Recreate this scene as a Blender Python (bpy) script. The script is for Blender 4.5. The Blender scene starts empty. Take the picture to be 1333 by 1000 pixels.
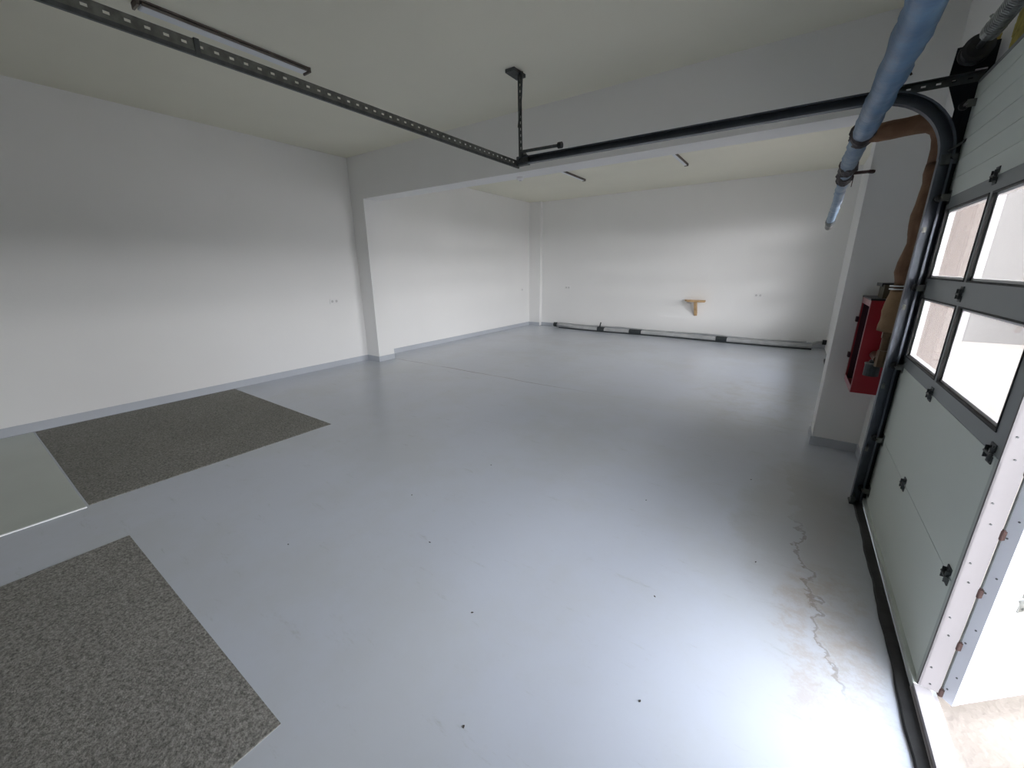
import bpy, bmesh, math, random
from mathutils import Vector, Matrix
random.seed(7)
D = bpy.data
COL = bpy.context.scene.collection
PI = math.pi

# ------------------------------------------------------------------ helpers
def link(o, parent=None):
    COL.objects.link(o)
    if parent is not None:
        o.parent = parent
    return o

def tag(o, label=None, cat=None, group=None, kind=None):
    if label: o['label'] = label
    if cat: o['category'] = cat
    if group: o['group'] = group
    if kind: o['kind'] = kind
    return o

def empty(name, loc=(0, 0, 0), parent=None):
    o = D.objects.new(name, None)
    o.empty_display_size = .1
    link(o, parent)
    o.location = loc
    return o

def obj(name, bm, mat, parent=None, smooth=False, bevel=0, base=(0, 0, 0), seg=2):
    """one mesh object; bm is in world coordinates, base is where the parent's / own origin stands"""
    me = D.meshes.new(name)
    b = Vector(base)
    if b.length:
        bmesh.ops.translate(bm, vec=-b, verts=bm.verts[:])
    bmesh.ops.recalc_face_normals(bm, faces=bm.faces[:])
    if smooth:
        for f in bm.faces: f.smooth = True
    bm.to_mesh(me); bm.free()
    for m in (mat if isinstance(mat, (list, tuple)) else [mat]):
        me.materials.append(m)
    o = D.objects.new(name, me)
    link(o, parent)
    if parent is None:
        o.location = base
    if bevel:
        m = o.modifiers.new('bevel', 'BEVEL'); m.width = bevel; m.segments = seg
        m.limit_method = 'ANGLE'; m.angle_limit = .6
    if smooth:
        m = o.modifiers.new('wn', 'WEIGHTED_NORMAL'); m.keep_sharp = True
    return o

def B(): return bmesh.new()

def box(bm, x0, x1, y0, y1, z0, z1, M=None):
    r = bmesh.ops.create_cube(bm, size=1)
    S = Matrix.Translation(((x0+x1)/2, (y0+y1)/2, (z0+z1)/2)) @ Matrix.Diagonal((abs(x1-x0), abs(y1-y0), abs(z1-z0), 1))
    if M is not None: S = M @ S
    bmesh.ops.transform(bm, matrix=S, verts=r['verts'])
    return r['verts']

def frame_of(d):
    d = Vector(d).normalized()
    a = Vector((0, 0, 1)) if abs(d.z) < .9 else Vector((1, 0, 0))
    u = d.cross(a).normalized(); v = u.cross(d).normalized()
    return u, v

def tube(bm, pts, r, n=12, cap=True, wob=0.0, sy=1.0):
    pts = [Vector(p) for p in pts]
    rs = r if isinstance(r, (list, tuple)) else [r]*len(pts)
    rings = []
    u = None
    for i, p in enumerate(pts):
        d = (pts[min(i+1, len(pts)-1)] - pts[max(i-1, 0)]).normalized()
        if u is None:
            u, v = frame_of(d)
        else:
            u = (u - d*u.dot(d)).normalized(); v = u.cross(d).normalized()
        ring = []
        for k in range(n):
            a = 2*PI*k/n
            rr = rs[i]*(1+random.uniform(-wob, wob))
            ring.append(bm.verts.new(p + u*math.cos(a)*rr + v*math.sin(a)*rr*sy))
        rings.append(ring)
    for a, b in zip(rings, rings[1:]):
        for k in range(n):
            bm.faces.new((a[k], a[(k+1) % n], b[(k+1) % n], b[k]))
    if cap:
        bm.faces.new(rings[0][::-1]); bm.faces.new(rings[-1])

def cyl(bm, a, b, r, n=16, r2=None):
    tube(bm, [a, b], [r, r if r2 is None else r2], n)

def sweep(bm, path, prof, side):
    """sweep an open thin profile [(s, t)...] along path; s = along 'side', t = along the path's normal"""
    side = Vector(side)
    rings = []
    for i, p in enumerate(path):
        p = Vector(p)
        d = (Vector(path[min(i+1, len(path)-1)]) - Vector(path[max(i-1, 0)])).normalized()
        nn = d.cross(side).normalized()
        rings.append([bm.verts.new(p + side*s + nn*t) for s, t in prof])
    k = len(prof)
    for a, b in zip(rings, rings[1:]):
        for j in range(k):
            bm.faces.new((a[j], a[(j+1) % k], b[(j+1) % k], b[j]))
    bm.faces.new(rings[0][::-1]); bm.faces.new(rings[-1])

def prism(bm, poly, axis, a0, a1):
    """poly = list of 2D points in the two other axes (in order), extruded along axis"""
    def P(p, q):
        c = list(p); c.insert(axis, q); return c
    lo = [bm.verts.new(P(p, a0)) for p in poly]; hi = [bm.verts.new(P(p, a1)) for p in poly]
    n = len(poly)
    bm.faces.new(lo[::-1]); bm.faces.new(hi)
    for i in range(n):
        bm.faces.new((lo[i], lo[(i+1) % n], hi[(i+1) % n], hi[i]))

def plate_holes(bm, P0, du, dv, L, W, t, pitch, hw, hh, rows=(0.5,)):
    """flat bar of length L (along du), width W (along dv), thickness t with rectangular slots"""
    P0, du, dv = Vector(P0), Vector(du).normalized(), Vector(dv).normalized()
    n = du.cross(dv).normalized()
    us = [0.0]; k = int(L/pitch)
    for i in range(k):
        c = (i+.5)*pitch
        us += [c-hw/2, c+hw/2]
    us.append(L)
    vs = [0.0]
    for r in rows: vs += [r*W-hh/2, r*W+hh/2]
    vs.append(W)
    grid = {}
    for i, u in enumerate(us):
        for j, v in enumerate(vs):
            grid[i, j] = (bm.verts.new(P0+du*u+dv*v), bm.verts.new(P0+du*u+dv*v+n*t))
    for i in range(len(us)-1):
        for j in range(len(vs)-1):
            if i % 2 == 1 and j % 2 == 1: continue
            a, b, c, d = grid[i, j], grid[i+1, j], grid[i+1, j+1], grid[i, j+1]
            bm.faces.new((a[0], b[0], c[0], d[0])); bm.faces.new((a[1], d[1], c[1], b[1]))
    def hole(i, j): return i % 2 == 1 and j % 2 == 1 and 0 <= i < len(us)-1 and 0 <= j < len(vs)-1
    for i in range(len(us)):
        for j in range(len(vs)-1):
            l = 0 <= i-1 and not hole(i-1, j); r = i < len(us)-1 and not hole(i, j)
            if l != r:
                a, b = grid[i, j], grid[i, j+1]; bm.faces.new((a[0], b[0], b[1], a[1]))
    for j in range(len(vs)):
        for i in range(len(us)-1):
            l = 0 <= j-1 and not hole(i, j-1); r = j < len(vs)-1 and not hole(i, j)
            if l != r:
                a, b = grid[i, j], grid[i+1, j]; bm.faces.new((a[0], b[0], b[1], a[1]))

def copy_tree(o, parent=None):
    c = o.copy(); COL.objects.link(c); c.parent = parent
    for ch in list(o.children): copy_tree(ch, c)
    return c

# ------------------------------------------------------------------ materials
def mat(name, col, rough=.6, metal=0, spec=.5, var=0, vscale=4, bump=0, bscale=60, detail=4, col2=None, coat=0):
    m = D.materials.new(name); m.use_nodes = True
    nt = m.node_tree; p = nt.nodes['Principled BSDF']
    p.inputs['Base Color'].default_value = (*col, 1)
    p.inputs['Roughness'].default_value = rough
    p.inputs['Metallic'].default_value = metal
    p.inputs['Specular IOR Level'].default_value = spec
    if coat: p.inputs['Coat Weight'].default_value = coat; p.inputs['Coat Roughness'].default_value = .15
    tc = nt.nodes.new('ShaderNodeTexCoord')
    if var or col2:
        nz = nt.nodes.new('ShaderNodeTexNoise'); nz.inputs['Scale'].default_value = vscale; nz.inputs['Detail'].default_value = detail
        nt.links.new(tc.outputs['Object'], nz.inputs['Vector'])
        r = nt.nodes.new('ShaderNodeValToRGB')
        c2 = col2 or tuple(c*(1-var) for c in col)
        r.color_ramp.elements[0].position = .35; r.color_ramp.elements[0].color = (*c2, 1)
        r.color_ramp.elements[1].position = .65; r.color_ramp.elements[1].color = (*col, 1)
        nt.links.new(nz.outputs['Fac'], r.inputs['Fac']); nt.links.new(r.outputs['Color'], p.inputs['Base Color'])
    if bump:
        nb = nt.nodes.new('ShaderNodeTexNoise'); nb.inputs['Scale'].default_value = bscale; nb.inputs['Detail'].default_value = 6
        nt.links.new(tc.outputs['Object'], nb.inputs['Vector'])
        b = nt.nodes.new('ShaderNodeBump'); b.inputs['Strength'].default_value = bump; b.inputs['Distance'].default_value = .01
        nt.links.new(nb.outputs['Fac'], b.inputs['Height']); nt.links.new(b.outputs['Normal'], p.inputs['Normal'])
    return m

M = {}
M['wall'] = mat('wall_paint', (.865, .865, .86), .85, var=.025, vscale=.7, bump=.08, bscale=25, spec=.25)
M['ceil'] = mat('ceiling_paint', (.83, .815, .70), .9, var=.05, vscale=.6, bump=.05, spec=.2)
M['skirt'] = mat('skirting_paint', (.52, .55, .60), .4, var=.06, vscale=2)
M['panel'] = mat('panel_white', (.72, .77, .72), .5, var=.04, vscale=1.5, bump=.25, bscale=350)
M['alu'] = mat('grey_aluminium', (.27, .29, .295), .45, metal=.2, var=.06, vscale=3)
M['alu_white'] = mat('white_aluminium', (.42, .40, .41), .45, var=.05, vscale=6)
M['jamb'] = mat('jamb_aluminium', (.20, .188, .193), .5, var=.05, vscale=6)
M['panel_dark'] = mat('panel_edge', (.52, .56, .53), .5)
M['leaf_edge'] = mat('pale_edge', (.36, .38, .42), .45, var=.06, vscale=6)
M['leaf'] = mat('leaf_white', (.90, .91, .91), .5, bump=.1, bscale=300)
M['rubber'] = mat('rubber', (.028, .028, .028), .7, var=.3, vscale=12, bump=.3, bscale=30)
M['bead'] = mat('glazing_bead', (.85, .84, .86), .35)
M['track'] = mat('slate_steel', (.10, .115, .14), .36, metal=.55, var=.25, vscale=7)
M['black_steel'] = mat('black_steel', (.014, .017, .023), .7, metal=0, spec=.15, var=.3, vscale=9)
M['galv'] = mat('galvanised', (.20, .205, .19), .42, metal=.7, var=.35, vscale=30)
M['galv_dark'] = mat('galvanised_dark', (.10, .11, .11), .45, metal=.6, var=.35, vscale=30)
M['spring'] = mat('spring_steel', (.42, .44, .43), .4, metal=.7, var=.5, vscale=40)
M['plastic'] = mat('black_plastic', (.012, .013, .015), .35)
M['label'] = mat('pale_label', (.75, .76, .74), .5)
M['blue'] = mat('blue_foam', (.045, .115, .225), .42, col2=(.085, .185, .32), vscale=9, bump=.5, bscale=22, coat=.15)
M['blue_pale'] = mat('pale_blue_foam', (.12, .21, .33), .45, col2=(.22, .30, .39), vscale=14, bump=.5, bscale=30)
M['brown'] = mat('brown_lagging', (.17, .085, .045), .75, col2=(.24, .135, .075), vscale=9, bump=.6, bscale=30)
M['tan'] = mat('tan_lagging', (.30, .19, .10), .75, col2=(.24, .145, .075), vscale=9, bump=.6, bscale=30)
M['tape'] = mat('dark_tape', (.045, .035, .035), .5, var=.3, vscale=25, bump=.5)
M['rust'] = mat('rusty_iron', (.055, .026, .022), .8, var=.5, vscale=40)
M['red'] = mat('red_paint', (.34, .013, .025), .35, var=.15, vscale=5)
M['red_pale'] = mat('pink_edge_paint', (.52, .25, .27), .45, var=.15, vscale=9)
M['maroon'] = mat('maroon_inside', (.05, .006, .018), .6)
M['brass'] = mat('dull_brass', (.14, .09, .05), .45, metal=.6, var=.3, vscale=20)
M['khaki'] = mat('khaki_paint', (.12, .10, .06), .6, var=.3, vscale=10)
M['wood'] = mat('pine_wood', (.62, .42, .22), .6, col2=(.50, .32, .16), vscale=12)
M['pipe'] = mat('grey_plastic_pipe', (.50, .51, .52), .35, col2=(.40, .41, .42), vscale=6, detail=8)
M['dark_wrap'] = mat('dark_wrap', (.045, .055, .06), .5, var=.4, vscale=40)
M['white'] = mat('white_plastic', (.82, .82, .82), .35)
M['socket'] = mat('socket_insert', (.58, .58, .58), .5)
M['lamp_body'] = mat('lamp_diffuser', (.74, .77, .80), .4)
M['shaded_lamp_side'] = mat('shaded_lamp_side', (.17, .145, .125), .5, var=.3, vscale=10)  # shade on the lamp sides put into the colour; end clips share it
M['foam'] = mat('mounting_foam', (.55, .45, .12), .9, var=.35, vscale=20, bump=1, bscale=40)
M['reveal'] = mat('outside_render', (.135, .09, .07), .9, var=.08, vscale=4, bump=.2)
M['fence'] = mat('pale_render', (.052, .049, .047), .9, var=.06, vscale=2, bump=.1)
M['chip'] = mat('dark_chip', (.05, .04, .035), .8)
M['leafbit'] = mat('red_leaf', (.16, .05, .04), .8)
M['plate'] = mat('floor_plate', (.47, .51, .46), .28, var=.08, vscale=1.2, bump=.05, bscale=8)
M['plate_edge'] = mat('plate_edge', (.85, .87, .86), .3)

# unpainted floor patches: dark granular
def speckle():
    m = mat('granular_bare_floor', (.10, .098, .09), .85, bump=.6, bscale=140)
    nt = m.node_tree; p = nt.nodes['Principled BSDF']
    tc = nt.nodes['Texture Coordinate']
    n1 = nt.nodes.new('ShaderNodeTexNoise'); n1.inputs['Scale'].default_value = 75; n1.inputs['Detail'].default_value = 5; n1.inputs['Roughness'].default_value = .75
    n2 = nt.nodes.new('ShaderNodeTexNoise'); n2.inputs['Scale'].default_value = 2.2; n2.inputs['Detail'].default_value = 3
    for n in (n1, n2): nt.links.new(tc.outputs['Object'], n.inputs['Vector'])
    r = nt.nodes.new('ShaderNodeValToRGB')
    e = r.color_ramp.elements
    e[0].position = .36; e[0].color = (.10, .097, .087, 1)
    e[1].position = .66; e[1].color = (.37, .358, .325, 1)
    r2 = nt.nodes.new('ShaderNodeMapRange'); r2.inputs[3].default_value = .88; r2.inputs[4].default_value = 1.12
    mx = nt.nodes.new('ShaderNodeMix'); mx.data_type = 'RGBA'; mx.blend_type = 'MULTIPLY'; mx.inputs[0].default_value = 1
    nt.links.new(n1.outputs['Fac'], r.inputs['Fac']); nt.links.new(n2.outputs['Fac'], r2.inputs[0])
    nt.links.new(r.outputs['Color'], mx.inputs[6]); nt.links.new(r2.outputs[0], mx.inputs[7])
    nt.links.new(mx.outputs[2], p.inputs['Base Color'])
    return m
M['mat'] = speckle()

def floor_material():
    m = D.materials.new('epoxy_floor'); m.use_nodes = True
    nt = m.node_tree; N = nt.nodes; Lk = nt.links.new
    p = N['Principled BSDF']; tc = N.new('ShaderNodeTexCoord'); V = tc.outputs['Object']
    def noise(s, d=4, r=.5, vec=None):
        n = N.new('ShaderNodeTexNoise'); n.inputs['Scale'].default_value = s; n.inputs['Detail'].default_value = d; n.inputs['Roughness'].default_value = r
        Lk(vec or V, n.inputs['Vector']); return n.outputs['Fac']
    def mr(x, a, b, c, d):
        n = N.new('ShaderNodeMapRange'); n.interpolation_type = 'SMOOTHSTEP'
        for i, v in enumerate((a, b, c, d)): n.inputs[i+1].default_value = v
        Lk(x, n.inputs[0]); return n.outputs[0]
    def mul(a, b, op='MULTIPLY'):
        n = N.new('ShaderNodeMath'); n.operation = op
        for i, q in enumerate((a, b)):
            if isinstance(q, (int, float)): n.inputs[i].default_value = q
            else: Lk(q, n.inputs[i])
        return n.outputs[0]
    def mix(f, a, b):
        n = N.new('ShaderNodeMix'); n.data_type = 'RGBA'
        Lk(f, n.inputs[0])
        for i, q in ((6, a), (7, b)):
            if isinstance(q, tuple): n.inputs[i].default_value = (*q, 1)
            else: Lk(q, n.inputs[i])
        return n.outputs[2]
    rgb = N.new('ShaderNodeRGB'); rgb.outputs[0].default_value = (.51, .545, .615, 1)
    base = rgb.outputs[0]
    base = mix(mr(noise(.35, 1), .35, .65, 0, .5), base, (.54, .575, .625))
    base = mix(mul(mr(noise(.8, 6, .65), .42, .64, 0, .5), 1), base, (.485, .505, .515))
    base = mix(mr(noise(30, 4, .6), .60, .75, 0, .12), base, (.40, .41, .41))
    sep = N.new('ShaderNodeSeparateXYZ'); Lk(V, sep.inputs[0])
    X, Y = sep.outputs[0], sep.outputs[1]
    # traffic dirt in front of the door: an elongated blotch with ragged rim
    nd = noise(3.2, 8, .7)
    def blob(cx, cy, sx, sy, amp=.5):
        dx = mul(mul(X, -cx, 'ADD'), 1/sx); dy = mul(mul(Y, -cy, 'ADD'), 1/sy)
        q = mul(mul(dx, dx), mul(dy, dy), 'ADD')
        q = mul(q, mul(mul(nd, -.5, 'ADD'), amp*6), 'ADD')
        return q
    b1 = mr(blob(.33, 1.95, .20, .55), .5, 1.2, 1, 0)
    base = mix(mul(b1, mr(noise(9, 8, .75), .42, .62, .05, .42)), base, (.40, .30, .21))
    b2 = mr(blob(.22, 2.9, .30, .9), .3, 1.5, 1, 0)
    base = mix(mul(b2, .30), base, (.36, .33, .25))
    b4 = mr(blob(.42, 1.55, .15, .5), .4, 1.4, 1, 0)
    base = mix(mul(b4, mr(noise(22, 8, .75), .45, .65, 0, .4)), base, (.38, .34, .28))
    b3 = mr(blob(-.2, 5.6, .7, 1.2), .3, 1.5, 1, 0)
    base = mix(mul(b3, mr(noise(5, 6, .7), .4, .7, .1, .4)), base, (.42, .40, .34))
    # dark scuffs, stretched
    mp = N.new('ShaderNodeMapping'); mp.inputs['Scale'].default_value = (1.2, 5, 1); mp.inputs['Rotation'].default_value = (0, 0, .5); Lk(V, mp.inputs[0])
    sc = mr(noise(2.6, 9, .8, mp.outputs[0]), .57, .70, 0, .35)
    base = mix(sc, base, (.33, .33, .31))
    # expansion joint between the two bays
    jy = mul(mul(mul(Y, -4.76, 'ADD'), mul(mul(noise(2), -.5, 'ADD'), .10), 'ADD'), 0, 'ADD')
    ja = N.new('ShaderNodeMath'); ja.operation = 'ABSOLUTE'; Lk(jy, ja.inputs[0])
    jm = mul(mr(ja.outputs[0], .004, .016, 1, 0), mr(noise(1.3, 4), .35, .6, .15, .8))
    jm = mul(jm, mr(X, -3.2, -1.9, 1, .12))
    base = mix(jm, base, (.27, .24, .19))
    # ragged water line of dried dirt in front of the door
    cx = mul(mul(mul(Y, -2.71, 'ADD'), -.10), .25, 'ADD')
    ld = mul(mul(X, mul(cx, -1), 'ADD'), mul(mul(noise(4.5, 6, .65), -.5, 'ADD'), .35), 'ADD')
    la = N.new('ShaderNodeMath'); la.operation = 'ABSOLUTE'; Lk(ld, la.inputs[0])
    lm = mul(mr(la.outputs[0], .003, .014, .5, 0), mul(mr(Y, 1.55, 1.8, 0, 1), mr(Y, 2.7, 3.1, 1, 0)))
    base = mix(lm, base, (.20, .165, .12))
    side = mul(mr(ld, 0, .03, 0, .28), mul(mr(Y, 1.5, 2.0, 0, 1), mr(Y, 3.3, 4.3, 1, 0)))
    base = mix(side, base, (.36, .34, .29))
    Lk(base, p.inputs['Base Color'])
    p.inputs['Roughness'].default_value = .24
    p.inputs['Specular IOR Level'].default_value = .5
    bp = N.new('ShaderNodeBump'); bp.inputs['Strength'].default_value = .12; bp.inputs['Distance'].default_value = .01
    Lk(noise(6, 6, .6), bp.inputs['Height']); Lk(bp.outputs['Normal'], p.inputs['Normal'])
    return m
M['floor'] = floor_material()

def ground_material():
    m = mat('sand_paving', (.215, .185, .158), .9, col2=(.19, .162, .135), vscale=5, bump=.5, bscale=30, detail=8)
    return m
M['ground'] = ground_material()

def glass_material():
    m = D.materials.new('acrylic_pane'); m.use_nodes = True
    nt = m.node_tree; nt.nodes.clear(); N = nt.nodes
    out = N.new('ShaderNodeOutputMaterial')
    t = N.new('ShaderNodeBsdfTransparent'); t.inputs[0].default_value = (.93, .92, .91, 1)
    g = N.new('ShaderNodeBsdfGlossy'); g.inputs['Roughness'].default_value = .03
    d = N.new('ShaderNodeBsdfDiffuse'); d.inputs[0].default_value = (.7, .68, .66, 1)
    tl = N.new('ShaderNodeBsdfTranslucent'); tl.inputs[0].default_value = (.8, .78, .76, 1)
    lw = N.new('ShaderNodeLayerWeight'); lw.inputs['Blend'].default_value = .5
    pw = N.new('ShaderNodeMath'); pw.operation = 'POWER'; nt.links.new(lw.outputs['Facing'], pw.inputs[0]); pw.inputs[1].default_value = 5
    fr = N.new('ShaderNodeMath'); fr.operation = 'MULTIPLY_ADD'; nt.links.new(pw.outputs[0], fr.inputs[0]); fr.inputs[1].default_value = .45; fr.inputs[2].default_value = .03
    a = N.new('ShaderNodeAddShader'); 
    mx0 = N.new('ShaderNodeMixShader'); mx0.inputs[0].default_value = .5
    nt.links.new(d.outputs[0], mx0.inputs[1]); nt.links.new(tl.outputs[0], mx0.inputs[2])
    mx1 = N.new('ShaderNodeMixShader'); mx1.inputs[0].default_value = .12
    nt.links.new(t.outputs[0], mx1.inputs[1]); nt.links.new(mx0.outputs[0], mx1.inputs[2])
    mx2 = N.new('ShaderNodeMixShader')
    nt.links.new(fr.outputs[0], mx2.inputs[0]); nt.links.new(mx1.outputs[0], mx2.inputs[1]); nt.links.new(g.outputs[0], mx2.inputs[2])
    nt.links.new(mx2.outputs[0], out.inputs[0])
    return m
M['glass'] = glass_material()

# ------------------------------------------------------------------ dimensions
XL, XLF, XR = -6.35, -6.40, .67           # left wall (near bay / far bay), right wall
YS, YB = -7.0, 10.2                       # wall behind the camera, far wall
ZC = 3.365
BY0, BY1, BZ = 4.42, 4.73, 2.725          # beam
XO = .80                                  # outer face of the right wall
DY0, DY1, DZ = -.22, 3.43, 2.50          # near door opening
FY0, FY1, FZ = 5.10, 8.72, 2.50           # far bay door opening
PX0, PX1 = .625, .665                     # door leaf thickness

def struct(name, bm, m, label=None, **k):
    o = obj(name, bm, m, **k); o['kind'] = 'structure'
    if label: o['label'] = label
    return o

# floor, ceiling, walls
bm = B(); box(bm, -6.6, XR+.02, YS-.2, YB+.2, -.2, 0)
struct('floor', bm, M['floor'], 'glossy pale blue grey painted concrete floor')
bm = B(); box(bm, -6.6, XO, YS-.2, YB+.2, ZC, ZC+.2)
struct('ceiling', bm, M['ceil'], 'dim cream ceiling')
bm = B()
box(bm, XL-.25, XL, YS-.2, BY0, 0, ZC)
box(bm, XL-.25, XLF, BY0, YB+.2, 0, ZC)
struct('wall_left', bm, M['wall'], 'long white left wall')
bm = B(); box(bm, XLF-.2, XO, YB, YB+.2, 0, ZC)
struct('wall_back', bm, M['wall'], 'white far wall')
bm = B(); box(bm, XL-.2, XO, YS-.2, YS, 0, ZC)
struct('wall_front', bm, M['wall'], 'white wall behind the viewer')
bm = B()
def wr(y0, y1, z0, z1): box(bm, XR, XO, y0, y1, z0, z1)
wr(YS, DY0, 0, ZC); wr(DY0, DY1, DZ, ZC); wr(DY1, FY0, 0, ZC); wr(FY0, FY1, FZ, ZC); wr(FY1, YB, 0, ZC)
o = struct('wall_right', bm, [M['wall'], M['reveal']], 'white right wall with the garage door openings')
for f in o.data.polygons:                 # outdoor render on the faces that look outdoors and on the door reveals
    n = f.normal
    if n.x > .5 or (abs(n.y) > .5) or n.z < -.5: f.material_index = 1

# beam, pillars, corner column
bm = B(); box(bm, XLF, XR, BY0, BY1, BZ, ZC)
struct('trim_1', bm, M['wall'], 'white ceiling beam between the two bays')
bm = B(); box(bm, XLF, -6.02, BY0, 4.76, 0, BZ)
struct('trim_2', bm, M['wall'], 'white pillar on the left wall')
bm = B(); box(bm, .335, XR, BY0, BY1, 0, BZ)
struct('trim_3', bm, M['wall'], 'white pillar beside the garage door')
bm = B(); box(bm, XLF, -6.04, 10.08, YB, 0, ZC)
struct('trim_4', bm, M['wall'], 'white corner column of the far bay')

# skirting painted in floor colour
t = .012; h = .095
bm = B()
box(bm, XL, XL+t, YS, BY0, 0, h); box(bm, XLF, XLF+t, 4.76, 10.08, 0, h)
struct('baseboard_left', bm, M['skirt'])
bm = B(); box(bm, XL, -6.02, BY0-t, BY0, 0, h); box(bm, -6.02, -6.02+t, BY0-t, 4.76, 0, h)
struct('trim_5', bm, M['skirt'], 'grey skirting round the left pillar')
bm = B(); box(bm, .335, XR, BY0-t, BY0, 0, h-.015); box(bm, .335-t, .335, BY0-t, BY1, 0, h-.015); box(bm, XR-t, XR, DY1+.06, BY0-t, 0, h-.015)
struct('trim_6', bm, M['skirt'], 'grey skirting round the pillar beside the garage door')
bm = B(); box(bm, -6.04, XR, YB-t, YB, 0, h); box(bm, XLF, -6.04, 10.08-t, 10.08, 0, h); 
struct('baseboard_back', bm, M['skirt'])

# outdoors
bm = B(); box(bm, XR+.02, 30, -25, 35, -.25, -.03)
g = obj('ground', bm, M['ground']); tag(g, 'beige sandy paving outside the door', kind='structure')
bm = B(); box(bm, 1.9, 14, 13, 13.4, -.03, 6.5); box(bm, 13.6, 14, 13.4, 24, -.03, 6.5)  # assumed building, added outside to shape the daylight
g = obj('wall_outside', bm, M['fence']); tag(g, 'pale rendered neighbouring building added beyond the door windows', kind='structure')
bm = B(); box(bm, XO, XO+1.6, -3, 9.6, 2.80, 2.95)  # unseen canopy added to keep high sky light off the floor
g = obj('added_canopy', bm, M['fence']); tag(g, 'added canopy outside above the garage doors, blocking high sky', kind='structure')
bm = B(); box(bm, 26, 26.3, -30, 13, -.03, 1.5)
g = obj('wall_yard', bm, M['fence']); tag(g, 'low wall across the yard', kind='structure')

# ------------------------------------------------------------------ bare floor patches and plate
bm = B(); box(bm, -6.30, -3.915, .31, 2.17, 0, .004)  # thin slab standing in for floor left without epoxy
tag(obj('bare_floor_patch', bm, M['mat'], base=(-5.1, 1.2, 0)), 'dark grey rectangular patch of unpainted floor against the left wall skirting', 'bare floor patch')
bm = B(); box(bm, -3.22, -1.31, -1.6, .375, 0, .004)
tag(obj('bare_floor_patch', bm, M['mat'], base=(-2.2, -.6, 0)), 'dark grey speckled patch of unpainted floor at the near left corner', 'bare floor patch')
pl = empty('floor_plate', (-5.1, -.6, 0))
tag(pl, 'pale green grey floor plate with a bright edge beside the left wall floor patch', 'floor plate')
bm = B(); box(bm, -6.30, -3.90, -1.7, .295, 0, .006); obj('plate', bm, M['plate'], pl, base=(-5.1, -.6, 0))
bm = B(); box(bm, -3.90, -3.885, -1.7, .295, 0, .008); tag(obj('edge_strip', bm, M['plate_edge'], pl, base=(-5.1, -.6, 0)), 'bright white edge strip')

# grit
spots = [(-.06, 3.35), (.05, 2.32), (-.35, 1.75), (-1.05, 1.15), (-.75, .75), (-1.6, 1.4), (-.25, 1.2), (-1.9, 2.4), (-.65, 2.6), (-.15, .85), (-2.3, .9), (-2.1, 1.7)]
def chip(r, a, hh):
    bm = B(); n = 6
    top = [bm.verts.new((math.cos(2*PI*k/n)*r*random.uniform(.6, 1.2), math.sin(2*PI*k/n)*r*.5*random.uniform(.6, 1.2), hh)) for k in range(n)]
    bot = [bm.verts.new((v.co.x*1.15, v.co.y*1.15, 0)) for v in top]
    bm.faces.new(top); bm.faces.new(bot[::-1])
    for k in range(n): bm.faces.new((bot[k], bot[(k+1) % n], top[(k+1) % n], top[k]))
    bmesh.ops.rotate(bm, cent=(0, 0, 0), matrix=Matrix.Rotation(a, 3, 'Z'), verts=bm.verts[:])
    return bm
for i, (x, y) in enumerate(spots):
    o = obj('grit_chip', chip(.006, i*1.3, .003), M['chip']); o.location = (x, y, 0)
    tag(o, 'tiny dark chip of grit lying on the pale open floor', 'grit', 'grit scattered over the pale floor')
o = obj('leaf_fragment', chip(.012, -.6, .004), M['leafbit']); o.location = (-.395, .655, 0)
tag(o, 'small reddish brown leaf fragment on the floor in the foreground', 'leaf')

# ------------------------------------------------------------------ sectional garage doors
ZS = [.045, .50, .995, 1.475, 1.965, 2.52]     # section seams

def hinge_bm(y, z, s=1.0, x=PX0):
    bm = B()
    for dz in (-1, 1):
        box(bm, x-.004, x, y-.028*s, y+.028*s, z+dz*.012*s, z+dz*.048*s)
        cyl(bm, (x-.006, y-.012*s, z+dz*.036*s), (x-.003, y-.012*s, z+dz*.036*s), .006*s, 6)
        cyl(bm, (x-.006, y+.014*s, z+dz*.030*s), (x-.003, y+.014*s, z+dz*.030*s), .006*s, 6)
        for sy in (-1, 1):
            box(bm, x-.015, x-.003, y+sy*.024*s-.002, y+sy*.024*s+.002, z+dz*.004*s, z+dz*.03*s)
    cyl(bm, (x-.010, y-.036*s, z), (x-.010, y+.036*s, z), .008*s, 10)
    return bm

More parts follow.
